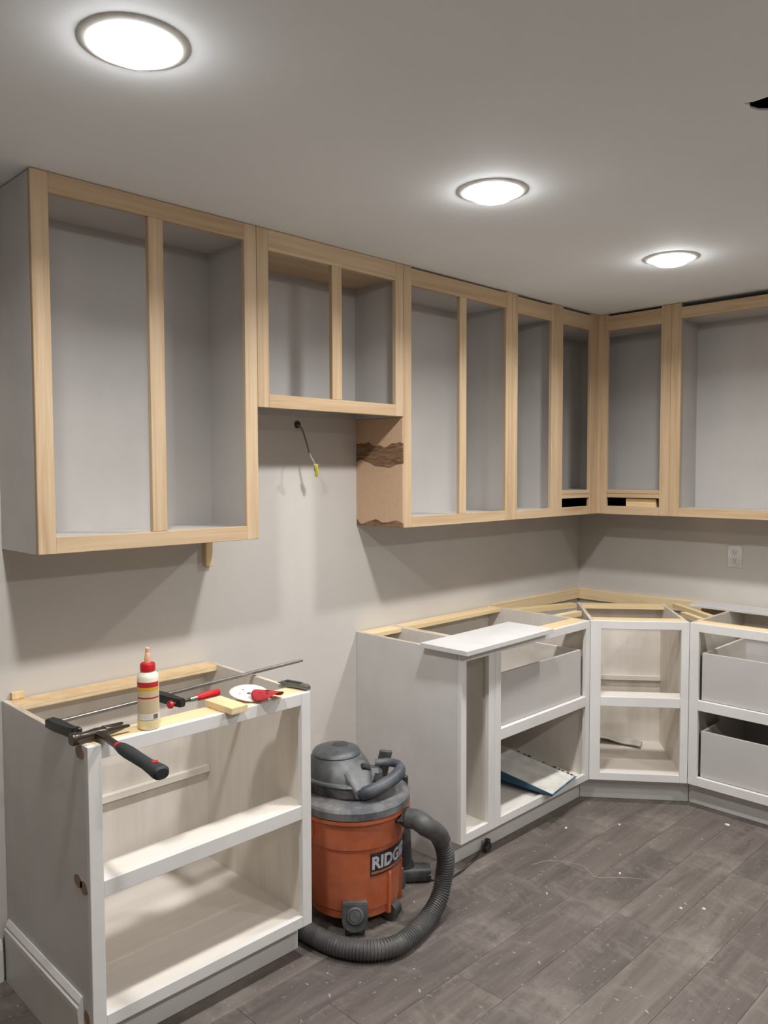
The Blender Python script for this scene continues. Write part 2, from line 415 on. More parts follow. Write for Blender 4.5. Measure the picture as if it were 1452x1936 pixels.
Lsh = [(XJ2+0.018, -0.008), (XJ2+0.018, -f_), (-f_, -f_), (-f_, YJ+0.018), (-0.008, YJ+0.018), (-0.008, -0.008)]
prism('floor_panel', Lsh, 2, 0.112, 0.130, 'interior_grey', e)
prism('bottom_panel', Lsh, 2, 0.004, 0.016, 'vent_dark', e)  # dark colour stands in for shade inside the enclosed slot
prism('top_panel', Lsh, 2, H-G-0.066, H-G-0.05, 'interior_grey', e)
box('side_panel', (XJ2+0.0006, -f_, 0), (XJ2+0.016, -0.001, H-0.004), 'interior_grey', e)
box('side_panel', (-f_, YJ+0.0006, 0), (-0.001, YJ+0.016, H-0.004), 'interior_grey', e)
box('back_panel', (XJ2+0.016, -0.007, 0.112), (-0.001, -0.001, H-0.004), 'interior_grey', e, 0)
box('back_panel', (-0.007, YJ+0.016, 0.112), (-0.001, -0.007, H-0.004), 'interior_grey', e, 0)
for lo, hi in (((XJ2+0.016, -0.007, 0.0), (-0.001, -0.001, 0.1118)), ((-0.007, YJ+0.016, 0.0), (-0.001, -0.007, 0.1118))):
    box('lower_back_panel', lo, hi, 'dark_void', e, 0)  # darkness of the unlit slot painted into the panel colour
tag(box('wood_block', (-0.262, -0.612, ZU+0.0165), (-0.235, -0.442, ZU+0.086), 'pine_y'), 'pale wood block in the dark slot of the corner upper cabinet', 'wood block')
# wood cleat sticking out beneath the tall cabinet
tag(box('wood_cleat', (-2.590, -0.020, 1.232), (-2.562, -0.0008, ZU-0.0008), 'pine_z'), 'short wood cleat hanging below the far-left upper cabinet', 'wood cleat')

# ------------------------------------------------------------------ base cabinets
ZB, DB, ZK = 0.876, 0.597, 0.114
FW = 0.038
def base(name, label, loc, rz, W, openings_x, stiles, rails_by_bay, depth=DB, left_side='side_grey_white', inner='washed', plinth=(0.006, 0.006), toe=0.070, back_stretch=True, front_mat='pine_x', rear_mat='pine_x', frame_top=True):
    """stiles: list of (xa,xb,z0,z1); rails: list of (xa,xb,z0,z1,ledge depth)"""
    e = empty(name, (loc[0], loc[1], 0), rz); g = 0.0006
    yf, yb = -depth, -depth+FT
    for xa, xb, z0, z1 in stiles: box('stile', (max(xa, g), yf, z0), (min(xb, W-g), yb, z1), 'cabinet_white', e, 0.0012)
    for k, (xa, xb, z0, z1, ld) in enumerate(rails_by_bay):
        nm_ = 'top_rail' if z1 > ZB-0.01 else ('bottom_rail' if z0 < ZK+0.01 else 'middle_rail')
        box(nm_, (xa, yf+0.0004, z0), (xb, yb, z1), 'cabinet_white', e, 0.0012)
        if ld: box('ledge', (0.017, yb, z1-0.019), (W-0.017, yb+ld, z1-0.001), inner+'_x', e, 0.0006)
    box('side_panel', (g, yb, ZK), (0.017, -0.001, ZB), left_side, e, 0.0006)
    box('side_panel', (W-0.017, yb, ZK), (W-g, -0.001, ZB), inner+'_z', e, 0.0006)
    box('back_panel', (0.017, -0.008, ZK), (W-0.017, -0.002, ZB-0.02), inner+'_z', e, 0)
    box('bottom_panel', (0.017, yb, ZK+0.006), (W-0.017, -0.008, ZK+0.022), inner+'_x', e, 0)
    # top stretchers
    box('rear_stretcher', (0.017, -0.085, ZB-0.019), (W-0.017, -0.0085, ZB-0.0003), rear_mat, e, 0.0008)
    box('front_stretcher', (0.017, yb, ZB-0.019), (W-0.017, yb+0.075, ZB-0.0003), front_mat, e, 0.0008)
    box('side_edge', (0.002, yb, ZB), (0.0165, -0.002, ZB+0.0006), 'ply_side_edge', e, 0)
    box('side_edge', (W-0.0165, yb, ZB), (W-0.002, -0.002, ZB+0.0006), 'ply_side_edge', e, 0)
    if back_stretch: box('back_stretcher', (0.018, -0.030, 0.468), (W-0.018, -0.0085, 0.492), inner+'_x', e, 0.001)
    # plinth below the box
    pl, pr = plinth
    box('toe_kick', (pl, yf+toe, 0.0005), (W-pr, yf+toe+0.016, ZK-0.0005), 'side_grey_white', e, 0.001)
    box('plinth_side', (pl, yf+toe+0.0165, 0.0005), (pl+0.016, -0.012, ZK-0.0005), 'side_grey_white', e, 0)
    box('plinth_side', (W-pr-0.016, yf+toe+0.0165, 0.0005), (W-pr, -0.012, ZK-0.0005), 'side_grey_white', e, 0)
    return tag(e, label, 'cabinet', 'white base cabinets')
XL0, XL1 = -3.314, -2.576; WL = XL1-XL0
bl = base('base_cabinet', 'open white base cabinet at the left, topped with tools', (XL0, 0), 0, WL, None,
     [(0, FW, ZK, ZB), (WL-FW, WL, ZK, ZB)],
     [(FW, WL-FW, 0.838, ZB, 0), (FW, WL-FW, 0.469, 0.513, 0.085), (FW, WL-FW, ZK, 0.150, 0)], rear_mat='plywood_edge', plinth=(0.002, 0.004))
# baseboard moulding nailed to its left side, filler patches and the raw panel down to the floor
prism('base_moulding', [(0.0, 0.0), (-0.0145, 0.0), (-0.0145, 0.142), (-0.0165, 0.148), (-0.0165, 0.166), (-0.0110, 0.171), (-0.0125, 0.178), (-0.0040, 0.192), (0.0, 0.192)], 1, -0.540, -0.018, 'cabinet_white', bl)
def patch(y0, y1, z0, z1):
    n = 18; cy, cz = (y0+y1)/2, (z0+z1)/2
    prism('filler_patch', [(cy+(y1-y0)/2*math.cos(2*math.pi*i/n)*(0.85+0.2*random.random()), cz+(z1-z0)/2*math.sin(2*math.pi*i/n)*(0.85+0.2*random.random())) for i in range(n)], 0, -0.0005, 0.001, 'filler_brown', bl)
patch(-0.578, -0.526, 0.834, 0.874); patch(-0.552, -0.500, 0.482, 0.520); patch(-0.582, -0.534, 0.474, 0.514); patch(-0.578, -0.544, 0.122, 0.166)
tag(box('wood_block', (-3.288, -0.017, ZB+0.0003), (-3.250, -0.0008, ZB+0.022), 'pine_z'), 'small wood stub standing against the wall behind the left base cabinet', 'wood block')

XR0, XR1, XR2 = -1.822, -1.606, -0.872
W1, W2 = XR1-XR0, XR2-XR1
base('narrow_base_cabinet', 'narrow white base cabinet behind the shop vacuum', (XR0, 0), 0, W1, None,
     [(0, 0.034, ZK, ZB), (W1-0.041, W1, ZK, ZB)], [(0.034, W1-0.041, 0.838, ZB, 0), (0.034, W1-0.041, ZK, 0.150, 0)], back_stretch=False, plinth=(0.022, 0))
base('base_cabinet', 'wide white base cabinet holding one drawer box and a blue paint tray', (XR1, 0), 0, W2, None,
     [(0, 0.041, ZK, ZB), (W2-0.034, W2, ZK, ZB)], [(0.041, W2-0.034, 0.841, ZB, 0), (0.041, W2-0.034, 0.472, 0.519, 0.085), (0.041, W2-0.034, ZK, 0.148, 0)], plinth=(0, -0.033), left_side='washed_z')
# diagonal corner unit
F0, F1 = Vector((-0.872, -0.597, 0)), Vector((-0.593, -0.951, 0)); dv = F1-F0; WD = dv.length; ang = math.atan2(dv.y, dv.x)
DD = 0.53; inn = Vector((-dv.y, dv.x, 0)).normalized()
org = F0+inn*DD
base('corner_base_cabinet', 'diagonal white corner base cabinet with a crumpled rag inside', (org.x, org.y), ang, WD, None,
     [(0, 0.050, ZK, ZB), (WD-0.036, WD, ZK, ZB)], [(0.050, WD-0.036, 0.838, ZB, 0), (0.050, WD-0.036, 0.470, 0.515, 0.085), (0.050, WD-0.036, ZK, 0.150, 0)],
     depth=DD, left_side='washed_z', plinth=(-0.033, -0.023))
WRR = 0.80
base('base_cabinet', 'white base cabinet with two stacked drawer boxes at the right edge', (0, -0.951), -math.pi/2, WRR, None,
     [(0, 0.043, ZK, ZB), (WRR-FW, WRR, ZK, ZB)], [(0.043, WRR-FW, 0.836, ZB, 0), (0.043, WRR-FW, 0.470, 0.517, 0.0), (0.043, WRR-FW, ZK, 0.155, 0)], depth=0.593, left_side='washed_z', plinth=(-0.0235, 0))

def drawer(label, loc, rz, W, z0, h, depth, part_of=None):
    e = empty('drawer_box', (loc[0], loc[1], z0), rz); t = 0.013
    box('front_board', (0, 0, 0), (W, t, h), 'interior_grey', e, 0.0008)
    box('rear_board', (0, depth-t, 0), (W, depth, h), 'interior_grey', e, 0.0008)
    box('side_board', (0, t, 0), (t, depth-t, h), 'washed_y', e, 0.0008)
    box('side_board', (W-t, t, 0), (W, depth-t, h), 'washed_y', e, 0.0008)
    box('bottom_board', (t, t, 0.010), (W-t, depth-t, 0.016), 'interior_grey', e, 0)
    return tag(e, label, 'drawer', 'drawer boxes')
drawer('drawer box in the wide base cabinet under the loose white board', (XR1+0.057, -0.577), 0, W2-0.106, 0.5195, 0.222, 0.50)
drawer('upper drawer box in the base cabinet at the right edge', (-0.573, -0.951-0.052), -math.pi/2, WRR-0.104, 0.5175, 0.220, 0.50)
drawer('lower drawer box in the base cabinet at the right edge', (-0.573, -0.951-0.052), -math.pi/2, WRR-0.104, 0.1555, 0.216, 0.50)

# ledgers and cleats around the corner
tag(box('ledger_board', (-0.862, -0.020, 0.822), (-0.0215, -0.0005, 0.881), 'pine_x'), 'wood ledger board on the back wall behind the corner base cabinet', 'ledger board')
tag(box('ledger_board', (-0.020, -0.930, 0.818), (-0.0005, -0.0010, 0.879), 'pine_y'), 'wood ledger board with a knot on the right wall behind the corner', 'ledger board')
def stick(label, a, b, wd, z0, z1, mat='pine_x', name='wood_cleat'):
    a, b = Vector((*a, 0)), Vector((*b, 0)); d_ = b-a
    e_ = box(name, (0, -wd/2, 0), (d_.length, wd/2, z1-z0), mat, None, 0.001)
    e_.location = (a.x, a.y, z0); e_.rotation_euler = (0, 0, math.atan2(d_.y, d_.x))
    return tag(e_, label, 'wood strip')
stick('longer wood strip bridging the gap left of the diagonal cabinet', (-0.862, -0.150), (-0.480, -0.266), 0.045, 0.850, 0.875)
stick('shorter wood strip left of the diagonal cabinet near its front', (-0.868, -0.395), (-0.666, -0.4075), 0.040, 0.848, 0.873)
stick('thin wood strip in the gap right of the diagonal cabinet', (-0.115, -0.655), (-0.330, -0.938), 0.030, 0.850, 0.874)
stick('short wood offcut wedged between the diagonal cabinet and the right base cabinet', (-0.335, -0.800), (-0.440, -0.935), 0.030, 0.852, 0.8745)
tag(box('filler_board', (-0.185, -1.740, ZB+0.0012), (-0.028, -0.765, ZB+0.014), 'side_grey_white'), 'long white board along the wall on the right base cabinet', 'board')
# loose white board across the narrow and wide cabinets
e = box('loose_board', (-0.305, -0.118, 0), (0.305, 0.118, 0.019), 'side_grey_white', None, 0.001)
e.location = (-1.552, -0.5275, ZB+0.0012); e.rotation_euler = (0, 0, math.radians(1.5)); tag(e, 'loose white board overhanging the front of the narrow base cabinet', 'board')

# ------------------------------------------------------------------ blue paint tray
def tray():
    e = empty('paint_tray', (-1.122, -0.622, 0.1505), math.radians(9.5))
    W_, L_ = 0.262, 0.385; zf, zr = 0.012, 0.088          # rim heights front / rear
    def shell(ins, top_off):
        pts = {}
        return [(-W_/2+ins, ins), (W_/2-ins, ins), (W_/2-ins, L_-ins), (-W_/2+ins, L_-ins)]
    o_, i_ = shell(0.008, 0), shell(0.014, 0)
    bm = bmesh.new()
    rimz = lambda y_: zf+(zr-zf)*y_/L_
    def ring(pts, zfun): return [bm.verts.new((x_, y_, zfun(y_))) for x_, y_ in pts]
    rim_o = ring(shell(-0.004, 0), lambda y_: rimz(y_)); rim_i = ring(shell(0.004, 0), lambda y_: rimz(y_)+0.001)
    bot_o = ring(o_, lambda y_: 0.0+0.048*max(0, y_)/L_*0.6)
    flo_i = ring(i_, lambda y_: rimz(y_)-0.006-0.022*max(0, y_)/L_)
    def band(A, B):
        for i in range(4): bm.faces.new((A[i], A[(i+1) % 4], B[(i+1) % 4], B[i]))
    band(bot_o, rim_o); band(rim_o, rim_i); bm.faces.new(bot_o[::-1])
    bmesh.ops.subdivide_edges(bm, edges=list(bm.edges), cuts=3, use_grid_fill=True)
    bm_obj('tray_body', bm, 'tray_blue', e)
    bm = bmesh.new()
    A = [bm.verts.new((x_, y_, rimz(y_)+0.0018)) for x_, y_ in shell(-0.001, 0)]; B = [bm.verts.new((x_, y_, rimz(y_)-0.006-0.02*max(0, y_)/L_)) for x_, y_ in i_]
    for i in range(4): bm.faces.new((A[i], A[(i+1) % 4], B[(i+1) % 4], B[i]))
    bm.faces.new(B)
    bmesh.ops.subdivide_edges(bm, edges=list(bm.edges), cuts=5, use_grid_fill=True)
    for v in bm.verts: v.co.z += random.uniform(-0.0008, 0.0012)
    bm_obj('paint_skin', bm, 'tray_paint', e, True)['label'] = 'dried white paint lining'
    for k in range(11):                                     # bare blue chips on the rim
        y_ = random.uniform(0.0, L_*0.8); x_ = W_/2+0.0005
        box('rim_chip', (x_-0.006, y_, rimz(y_)+0.0005), (x_+0.0015, y_+random.uniform(0.006, 0.022), rimz(y_)+0.0045), 'vent_dark', e, 0.0003)
    tag(e, 'blue paint tray with dried white paint, propped in the lower bay of the wide cabinet', 'paint tray')
tray()
# rag in the diagonal cabinet
bm = bmesh.new(); n1, n2 = 22, 10; gv = []
for i in range(n1+1):
    for j in range(n2+1):
        u_, v_ = i/n1, j/n2
        x_ = (u_-0.5)*0.25; y_ = (v_-0.5)*(0.11+0.03*math.sin(u_*5+0.4))+0.02*math.sin(u_*4)
        z_ = 0.010+0.024*(math.sin(u_*7+v_*2.2)+1)*0.5*(1-0.5*u_)+0.008*math.sin(v_*9+u_*3)+0.014*(1-u_)*(v_ > 0.5)
        gv.append(bm.verts.new((x_, y_, max(z_, 0.003))))
for i in range(n1):
    for j in range(n2): bm.faces.new((gv[i*(n2+1)+j], gv[(i+1)*(n2+1)+j], gv[(i+1)*(n2+1)+j+1], gv[i*(n2+1)+j+1]))
rag = bm_obj('rag', bm, 'rag_grey', None, True); sm = rag.modifiers.new('thick', 'SOLIDIFY'); sm.thickness = 0.002
rag.location = (-0.375, -0.470, ZK+0.0225); rag.rotation_euler = (0, 0, math.radians(-70)); tag(rag, 'crumpled grey rag on the floor of the diagonal cabinet', 'rag')

# ------------------------------------------------------------------ outlet and dangling wire
e = empty('wall_outlet', (0, -0.9195, 1.135), -math.pi/2)
box('cover_plate', (-0.037, -0.006, -0.058), (0.037, -0.0006, 0.058), 'outlet_white', e, 0.002)
for zc in (-0.020, 0.020):
    o = box('receptacle', (-0.0165, -0.0085, zc-0.0145), (0.0165, -0.006, zc+0.0145), 'outlet_white', e, 0.001)
    for sx in (-0.0065, 0.0065): box('slot', (sx-0.0012, -0.0088, zc-0.002), (sx+0.0012, -0.0084, zc+0.007), 'slot_dark', o, 0)
    box('ground_hole', (-0.0022, -0.0088, zc-0.010), (0.0022, -0.0084, zc-0.006), 'slot_dark', o, 0)
tag(e, 'white duplex outlet on the right wall under the upper cabinet', 'outlet')
e = empty('dangling_wire', (-2.143, 0, 1.770))
lathe('wall_hole', [(0, 0), (0.015, 0), (0.015, 0.004), (0, 0.004)], 'dark_void', e, 16).rotation_euler = (math.radians(90), 0, 0)
wp = catmull([(0.0, 0.006, 0.0), (0.003, -0.022, -0.014), (0.006, -0.045, -0.06), (0.002, -0.075, -0.12), (0.012, -0.092, -0.158), (0.016, -0.098, -0.175)], 7)
tube('cable', wp, 0.0042, 'wire_grey', e, 8)
for k in range(3):
    off = Vector((0.004*(k-1), 0.003*k, 0)); tube('conductor', [wp[-6]+off, wp[-3]+off*1.5, wp[-1]+off*2.2+Vector((0.0, 0, -0.012))], 0.0016, 'trim_white' if k else 'vent_dark', e, 6)
for k, (ox, oz) in enumerate(((0.014, -0.178), (0.022, -0.196))):
    o = lathe('wire_nut', [(0, 0.017), (0.0085, 0.016), (0.0085, 0.004), (0.0062, -0.012), (0.003, -0.016), (0, -0.017)], 'wire_nut_yellow', e, 12)
    o.location = (ox, -0.100+0.006*k, oz); o.rotation_euler = (0.25, -0.25+0.2*k, 0)
tag(e, 'grey cable with yellow wire nuts dangling from the wall in the stove gap', 'wire')

# ------------------------------------------------------------------ tools on the left cabinet
# glue bottle
e = empty('glue_bottle', (-3.122, -0.560, ZB+0.0006), math.radians(-28))
lathe('bottle_body', [(0, 0), (0.026, 0), (0.029, 0.003), (0.0292, 0.03), (0.0288, 0.10), (0.0292, 0.140), (0.027, 0.149), (0.018, 0.158), (0.0165, 0.160), (0.0165, 0.164), (0, 0.164)], 'bottle_plastic', e, 40)
lathe('glue_level', [(0.0294, 0.004), (0.0296, 0.012), (0.0296, 0.024), (0.0294, 0.026)], 'bottle_glue', e, 40)['label'] = 'yellowish glue showing through the bottle'
o = lathe('bottle_label', [(0.0294, 0.028), (0.0298, 0.0285), (0.0298, 0.1315), (0.0294, 0.132)], 'glue_label', e, 32, a0=-1.25, a1=1.15); o['label'] = 'cream label with red and yellow bands'
for k in range(9):
    a = 0.45+k*0.055; wv = 0.0005+0.0009*random.random()
    bm = bmesh.new(); add_lathe(bm, [(0.0299, 0.031), (0.0302, 0.031), (0.0302, 0.043), (0.0299, 0.043)], 1, a0=a, a1=a+wv/0.03); bm_obj('barcode_bar', bm, 'vent_dark', o)
lathe('cap', [(0.017, 0.158), (0.0205, 0.160), (0.0205, 0.176), (0.0185, 0.180), (0.009, 0.182), (0, 0.182)], 'red_plastic', e, 28)
lathe('nozzle_tip', [(0.009, 0.181), (0.0085, 0.192), (0.0065, 0.208), (0.0058, 0.209), (0.0058, 0.221), (0.0045, 0.2225), (0, 0.2225)], 'nozzle_peach', e, 20)
tag(e, 'wood glue bottle with red cap and peach tip standing on the left cabinet', 'glue bottle')

# hammer: local x along the head (claw +x), -y along the handle
e = empty('hammer', (-3.263, -0.553, ZB+0.0010), math.radians(4))
zc = 0.0165
head = [(-0.076, 0.0150, 0.0150), (-0.074, 0.0160, 0.0160), (-0.060, 0.0160, 0.0160), (-0.056, 0.0135, 0.0135), (-0.040, 0.0110, 0.0115), (-0.022, 0.0125, 0.0125), (-0.008, 0.0165, 0.0135), (0.010, 0.0165, 0.0125), (0.024, 0.0140, 0.0105)]
loft('head', [((x_, 0, zc), (0, a_, 0), (0, 0, b_)) for x_, a_, b_ in head], 'dark_steel', e, 16, 2.6)
for s in (-1, 1):
    cl = [(0.016, s*0.0065, 0.0075, 0.0110), (0.034, s*0.0080, 0.0070, 0.0090), (0.052, s*0.0115, 0.0062, 0.0068), (0.066, s*0.0145, 0.0058, 0.0050), (0.082, s*0.0165, 0.0052, 0.0032)]
    loft('claw', [((x_, y_+0.06*(x_-0.018)**1, zc+0.002), (0, a_, 0), (0, 0, b_)) for x_, y_, a_, b_ in cl], 'dark_steel', e, 10, 3)
hx = lambda s_: -0.003-0.24*s_*0.36
def hs(l, a_, b_): return ((-0.002-0.135*l, -0.010-l, zc-0.001-0.002*l), (a_, -0.135*a_, 0), (0, 0, b_))
loft('neck', [hs(0.0, 0.0165, 0.010), hs(0.022, 0.0125, 0.0085), (hs(0.05, 0.0100, 0.0075)), hs(0.095, 0.0095, 0.0070), hs(0.135, 0.0105, 0.0085)], 'dark_steel', e, 12, 3)
loft('neck_ring', [hs(0.118, 0.0118, 0.0098), hs(0.131, 0.0125, 0.0105)], 'red_plastic', e, 14, 2.6)
loft('grip', [hs(0.130, 0.0125, 0.0110), hs(0.145, 0.0150, 0.0130), hs(0.18, 0.0165, 0.0145), hs(0.23, 0.0155, 0.0135), hs(0.28, 0.0150, 0.0130), hs(0.32, 0.0175, 0.0150), hs(0.345, 0.0200, 0.0165), hs(0.357, 0.0195, 0.0160), hs(0.362, 0.0140, 0.0110)], 'grip_black', e, 18, 2.5)
loft('grip_emblem', [((-0.002-0.135*0.318+0.003, -0.328, zc+0.0125+i*0.0022), (0.0085-0.0008*i, -0.001, 0), (0.001, 0.0075-0.0008*i, 0.0)) for i in range(2)], 'red_plastic', e, 14)
tag(e, 'claw hammer with black and red grip overhanging the left cabinet front', 'hammer')

# bar clamp lying on its side
a, b = Vector((-3.318, -0.378, 0)), Vector((-2.366, -0.293, 0)); d_ = b-a
e = empty('bar_clamp', (a.x, a.y, ZB+0.0010), math.atan2(d_.y, d_.x))
Lb = d_.length
box('bar', (0.0, -0.0075, 0.009), (Lb, 0.0075, 0.0185), 'steel', e, 0.0008)
def jaw(name, x_, reach, w_=0.012):
    bm = bmesh.new()
    pts = [(x_-0.014, 0.016), (x_+0.014, 0.018), (x_+0.015, -0.020), (x_+0.010, -reach*0.62), (x_+0.011, -reach), (x_-0.011, -reach), (x_-0.012, -reach*0.75), (x_-0.018, -0.030)]
    A = [bm.verts.new((p_[0], p_[1], 0.0012)) for p_ in pts]; B = [bm.verts.new((p_[0], p_[1], 0.0255)) for p_ in pts]; n = len(pts)
    bm.faces.new(A[::-1]); bm.faces.new(B)
    for i in range(n): bm.faces.new((A[i], A[(i+1) % n], B[(i+1) % n], B[i]))
    bmesh.ops.bevel(bm, geom=list(bm.edges), offset=0.003, segments=2, affect='EDGES')
    return bm_obj(name, bm, 'cast_black', e, True, 0.5)
jaw('fixed_jaw', 0.006, 0.125); 
jaw('sliding_jaw', 0.350, 0.118)
box('jaw_pad', (0.010, -0.128, 0.004), (0.024, -0.104, 0.024), 'cast_black', e, 0.003)
def rod(name, x0, x1, prof, mat, n=16):
    o = lathe(name, [(r_, x0+(x1-x0)*t_) for t_, r_ in prof], mat, e, n); o.rotation_euler = (0, math.radians(90), 0); o.location = (0, -0.100, 0.0125); return o
rod('spindle', 0.325, 0.412, [(0, 0), (0, 0.0045), (1, 0.0045), (1, 0)], 'dark_steel')
rod('swivel_pad', 0.314, 0.328, [(0, 0), (0, 0.011), (0.6, 0.012), (1, 0.006), (1, 0)], 'red_plastic')
rod('ferrule', 0.388, 0.414, [(0, 0), (0, 0.0070), (0.5, 0.0085), (1, 0.0085), (1, 0)], 'steel')
rod('handle', 0.412, 0.500, [(0, 0), (0, 0.0085), (0.12, 0.0105), (0.5, 0.0112), (0.9, 0.0115), (0.97, 0.010), (1, 0.006), (1, 0)], 'red_plastic', 10)
tag(e, 'long steel bar clamp with red handle lying across the left cabinet', 'clamp')

# wood block
e = box('wood_block', (-0.029, -0.068, 0), (0.029, 0.068, 0.0195), 'pine_y', None, 0.001)
e.location = (-2.872, -0.562, ZB+0.0008); e.rotation_euler = (0, 0, math.radians(2)); tag(e, 'pale wood offcut lying on the left cabinet front beside the sanding discs', 'wood block')
# sanding discs
def disc(name, label, mat, loc, rot, curl, r=0.062, part=1.0):
    bm = bmesh.new(); n, k = 36, 6; rings = []
    holes = []
    for j in range(k+1):
        rr = 0.008+(r-0.008)*j/k
        rings.append([bm.verts.new((rr*math.cos(2*math.pi*i/n), rr*math.sin(2*math.pi*i/n), 0)) for i in range(n)])
    for j in range(k):
        for i in range(n):
            if j == 2 and i % 7 == 0 and i < 35: continue      # dust holes
            bm.faces.new((rings[j][i], rings[j][(i+1) % n], rings[j+1][(i+1) % n], rings[j+1][i]))
    for v in bm.verts: v.co.z = curl*(v.co.x**2)/r
    o = bm_obj(name, bm, mat, None, True); s_ = o.modifiers.new('thick', 'SOLIDIFY'); s_.thickness = 0.001
    o.location = loc; o.rotation_euler = rot; return tag(o, label, 'sanding disc', 'sanding discs')
disc('sanding_disc', 'white sanding disc with small holes on the left cabinet', 'paper_white', (-2.757, -0.517, ZB+0.0135), (math.radians(11), math.radians(-3), 0.3), 0.06)
disc('sanding_disc', 'curled red sanding disc leaning over the white one', 'red_sand', (-2.732, -0.578, ZB+0.030), (math.radians(-4), math.radians(3), math.radians(14)), -0.46, 0.050)
# utility knife
a, b = Vector((-2.602, -0.462, 0)), Vector((-2.573, -0.592, 0)); d_ = b-a
e = empty('utility_knife', (a.x, a.y, ZB+0.0010), math.atan2(d_.y, d_.x))
loft('knife_body', [((0.016, 0, 0.009), (0, 0.008, 0), (0, 0, 0.0075)), ((0.03, 0, 0.010), (0, 0.0125, 0), (0, 0, 0.009)), ((0.085, 0.002, 0.010), (0, 0.0135, 0), (0, 0, 0.0095)), ((0.12, 0.0, 0.0095), (0, 0.0125, 0), (0, 0, 0.009)), ((0.130, -0.002, 0.009), (0, 0.008, 0), (0, 0, 0.006))], 'knife_grey', e, 14, 3)
box('grip_insert', (0.032, -0.008, 0.0185), (0.098, 0.009, 0.0205), 'grip_black', e, 0.0006)
box('thumb_button', (0.100, -0.003, 0.018), (0.113, 0.004, 0.0212), 'steel', e, 0.0006)
loft('blade_nose', [((-0.002, 0.002, 0.008), (0, 0.003, 0), (0, 0, 0.001)), ((0.018, 0.001, 0.009), (0, 0.0085, 0), (0, 0, 0.003))], 'cast_black', e, 8, 3)
tag(e, 'grey folding utility knife on the right end of the left cabinet', 'knife')

# ------------------------------------------------------------------ shop vacuum (local -y faces the viewer's side)
VX, VY = -2.281, -0.476; TH = -0.742
V = empty('shop_vacuum', (VX, VY, 0), TH); tag(V, 'orange and grey shop vacuum with thick hose in the stove gap', 'vacuum')
lathe('tub', [(0, 0.042), (0.150, 0.042), (0.160, 0.048), (0.163, 0.075), (0.1655, 0.078), (0.176, 0.292), (0.1835, 0.298), (0.190, 0.385), (0.198, 0.387), (0.201, 0.392), (0.201, 0.401), (0.196, 0.404), (0, 0.404)], 'tub_orange', V, 72, angle=0.5)
lathe('lid', [(0, 0.404), (0.197, 0.404), (0.203, 0.408), (0.203, 0.432), (0.197, 0.440), (0.165, 0.449), (0.13, 0.456), (0, 0.458)], 'lid_grey', V, 72, angle=0.5)
def pol(a, r, z): return Vector((r*math.sin(a), -r*math.cos(a), z))     # a: 0 faces the viewer, + to the right
# vertical fins and recess beside the right caster
for a in (math.radians(46), math.radians(82)):
    p_ = [pol(a, 0.150, 0.044), pol(a, 0.174, 0.046), pol(a, 0.176, 0.185), pol(a, 0.168, 0.215), pol(a, 0.150, 0.22)]
    bm = bmesh.new(); tq = Vector((math.cos(a), math.sin(a), 0))*0.006
    A = [bm.verts.new(q-tq) for q in p_]; B = [bm.verts.new(q+tq) for q in p_]
    bm.faces.new(A); bm.faces.new(B[::-1])
    for i in range(len(p_)): bm.faces.new((A[i], A[(i+1) % len(p_)], B[(i+1) % len(p_)], B[i]))
    bm_obj('tub_rib', bm, 'tub_orange', V)
# carry grips and lid latches on both sides
for a in (math.radians(-62), math.radians(118)):
    o = box('carry_grip', (-0.045, -0.020, -0.035), (0.045, 0.020, 0.030), 'tub_orange', V, 0.006); o.location = pol(a, 0.196, 0.352); o.rotation_euler = (0, 0, a)
    o = box('latch', (-0.030, -0.010, -0.045), (0.030, 0.012, 0.050), 'vent_dark', V, 0.005); o.location = pol(a, 0.207, 0.405); o.rotation_euler = (0, 0, a)
# motor head: egg-shaped, nose toward the viewer's right
def egg(cx, cy, a_, nose, na, z, n=40):
    out = []
    for i in range(n):
        t_ = 2*math.pi*i/n; dlt = (t_-na+math.pi) % (2*math.pi)-math.pi
        r_ = a_+nose*math.exp(-(dlt/0.55)**2); out.append(Vector((cx+r_*math.sin(t_), cy-r_*math.cos(t_), z)))
    return out
def stack(name, rings, mat, angle=0.55):
    bm = bmesh.new(); R_ = [[bm.verts.new(q) for q in r_] for r_ in rings]; n = len(R_[0])
    for A_, B_ in zip(R_, R_[1:]):
        for i in range(n): bm.faces.new((A_[i], A_[(i+1) % n], B_[(i+1) % n], B_[i]))
    bm.faces.new(R_[0][::-1]); bm.faces.new(R_[-1]); return bm_obj(name, bm, mat, V, True, angle)
na = math.radians(27)
stack('motor_skirt', [egg(-0.050, 0.010, 0.118, 0.046, na, 0.452), egg(-0.050, 0.010, 0.121, 0.050, na, 0.462), egg(-0.052, 0.012, 0.124, 0.034, na, 0.492)], 'vent_dark')
stack('skirt_rim', [egg(-0.052, 0.012, 0.126, 0.036, na, 0.4905), egg(-0.052, 0.012, 0.129, 0.038, na, 0.495), egg(-0.052, 0.012, 0.128, 0.032, na, 0.501), egg(-0.052, 0.012, 0.120, 0.026, na, 0.504)], 'lid_grey')
stack('motor_head', [egg(-0.052, 0.012, 0.119, 0.026, na, 0.503), egg(-0.053, 0.012, 0.116, 0.022, na, 0.516), egg(-0.056, 0.015, 0.108, 0.014, na, 0.536), egg(-0.058, 0.018, 0.098, 0.007, na, 0.554), egg(-0.060, 0.020, 0.086, 0.002, na, 0.566)], 'head_grey')
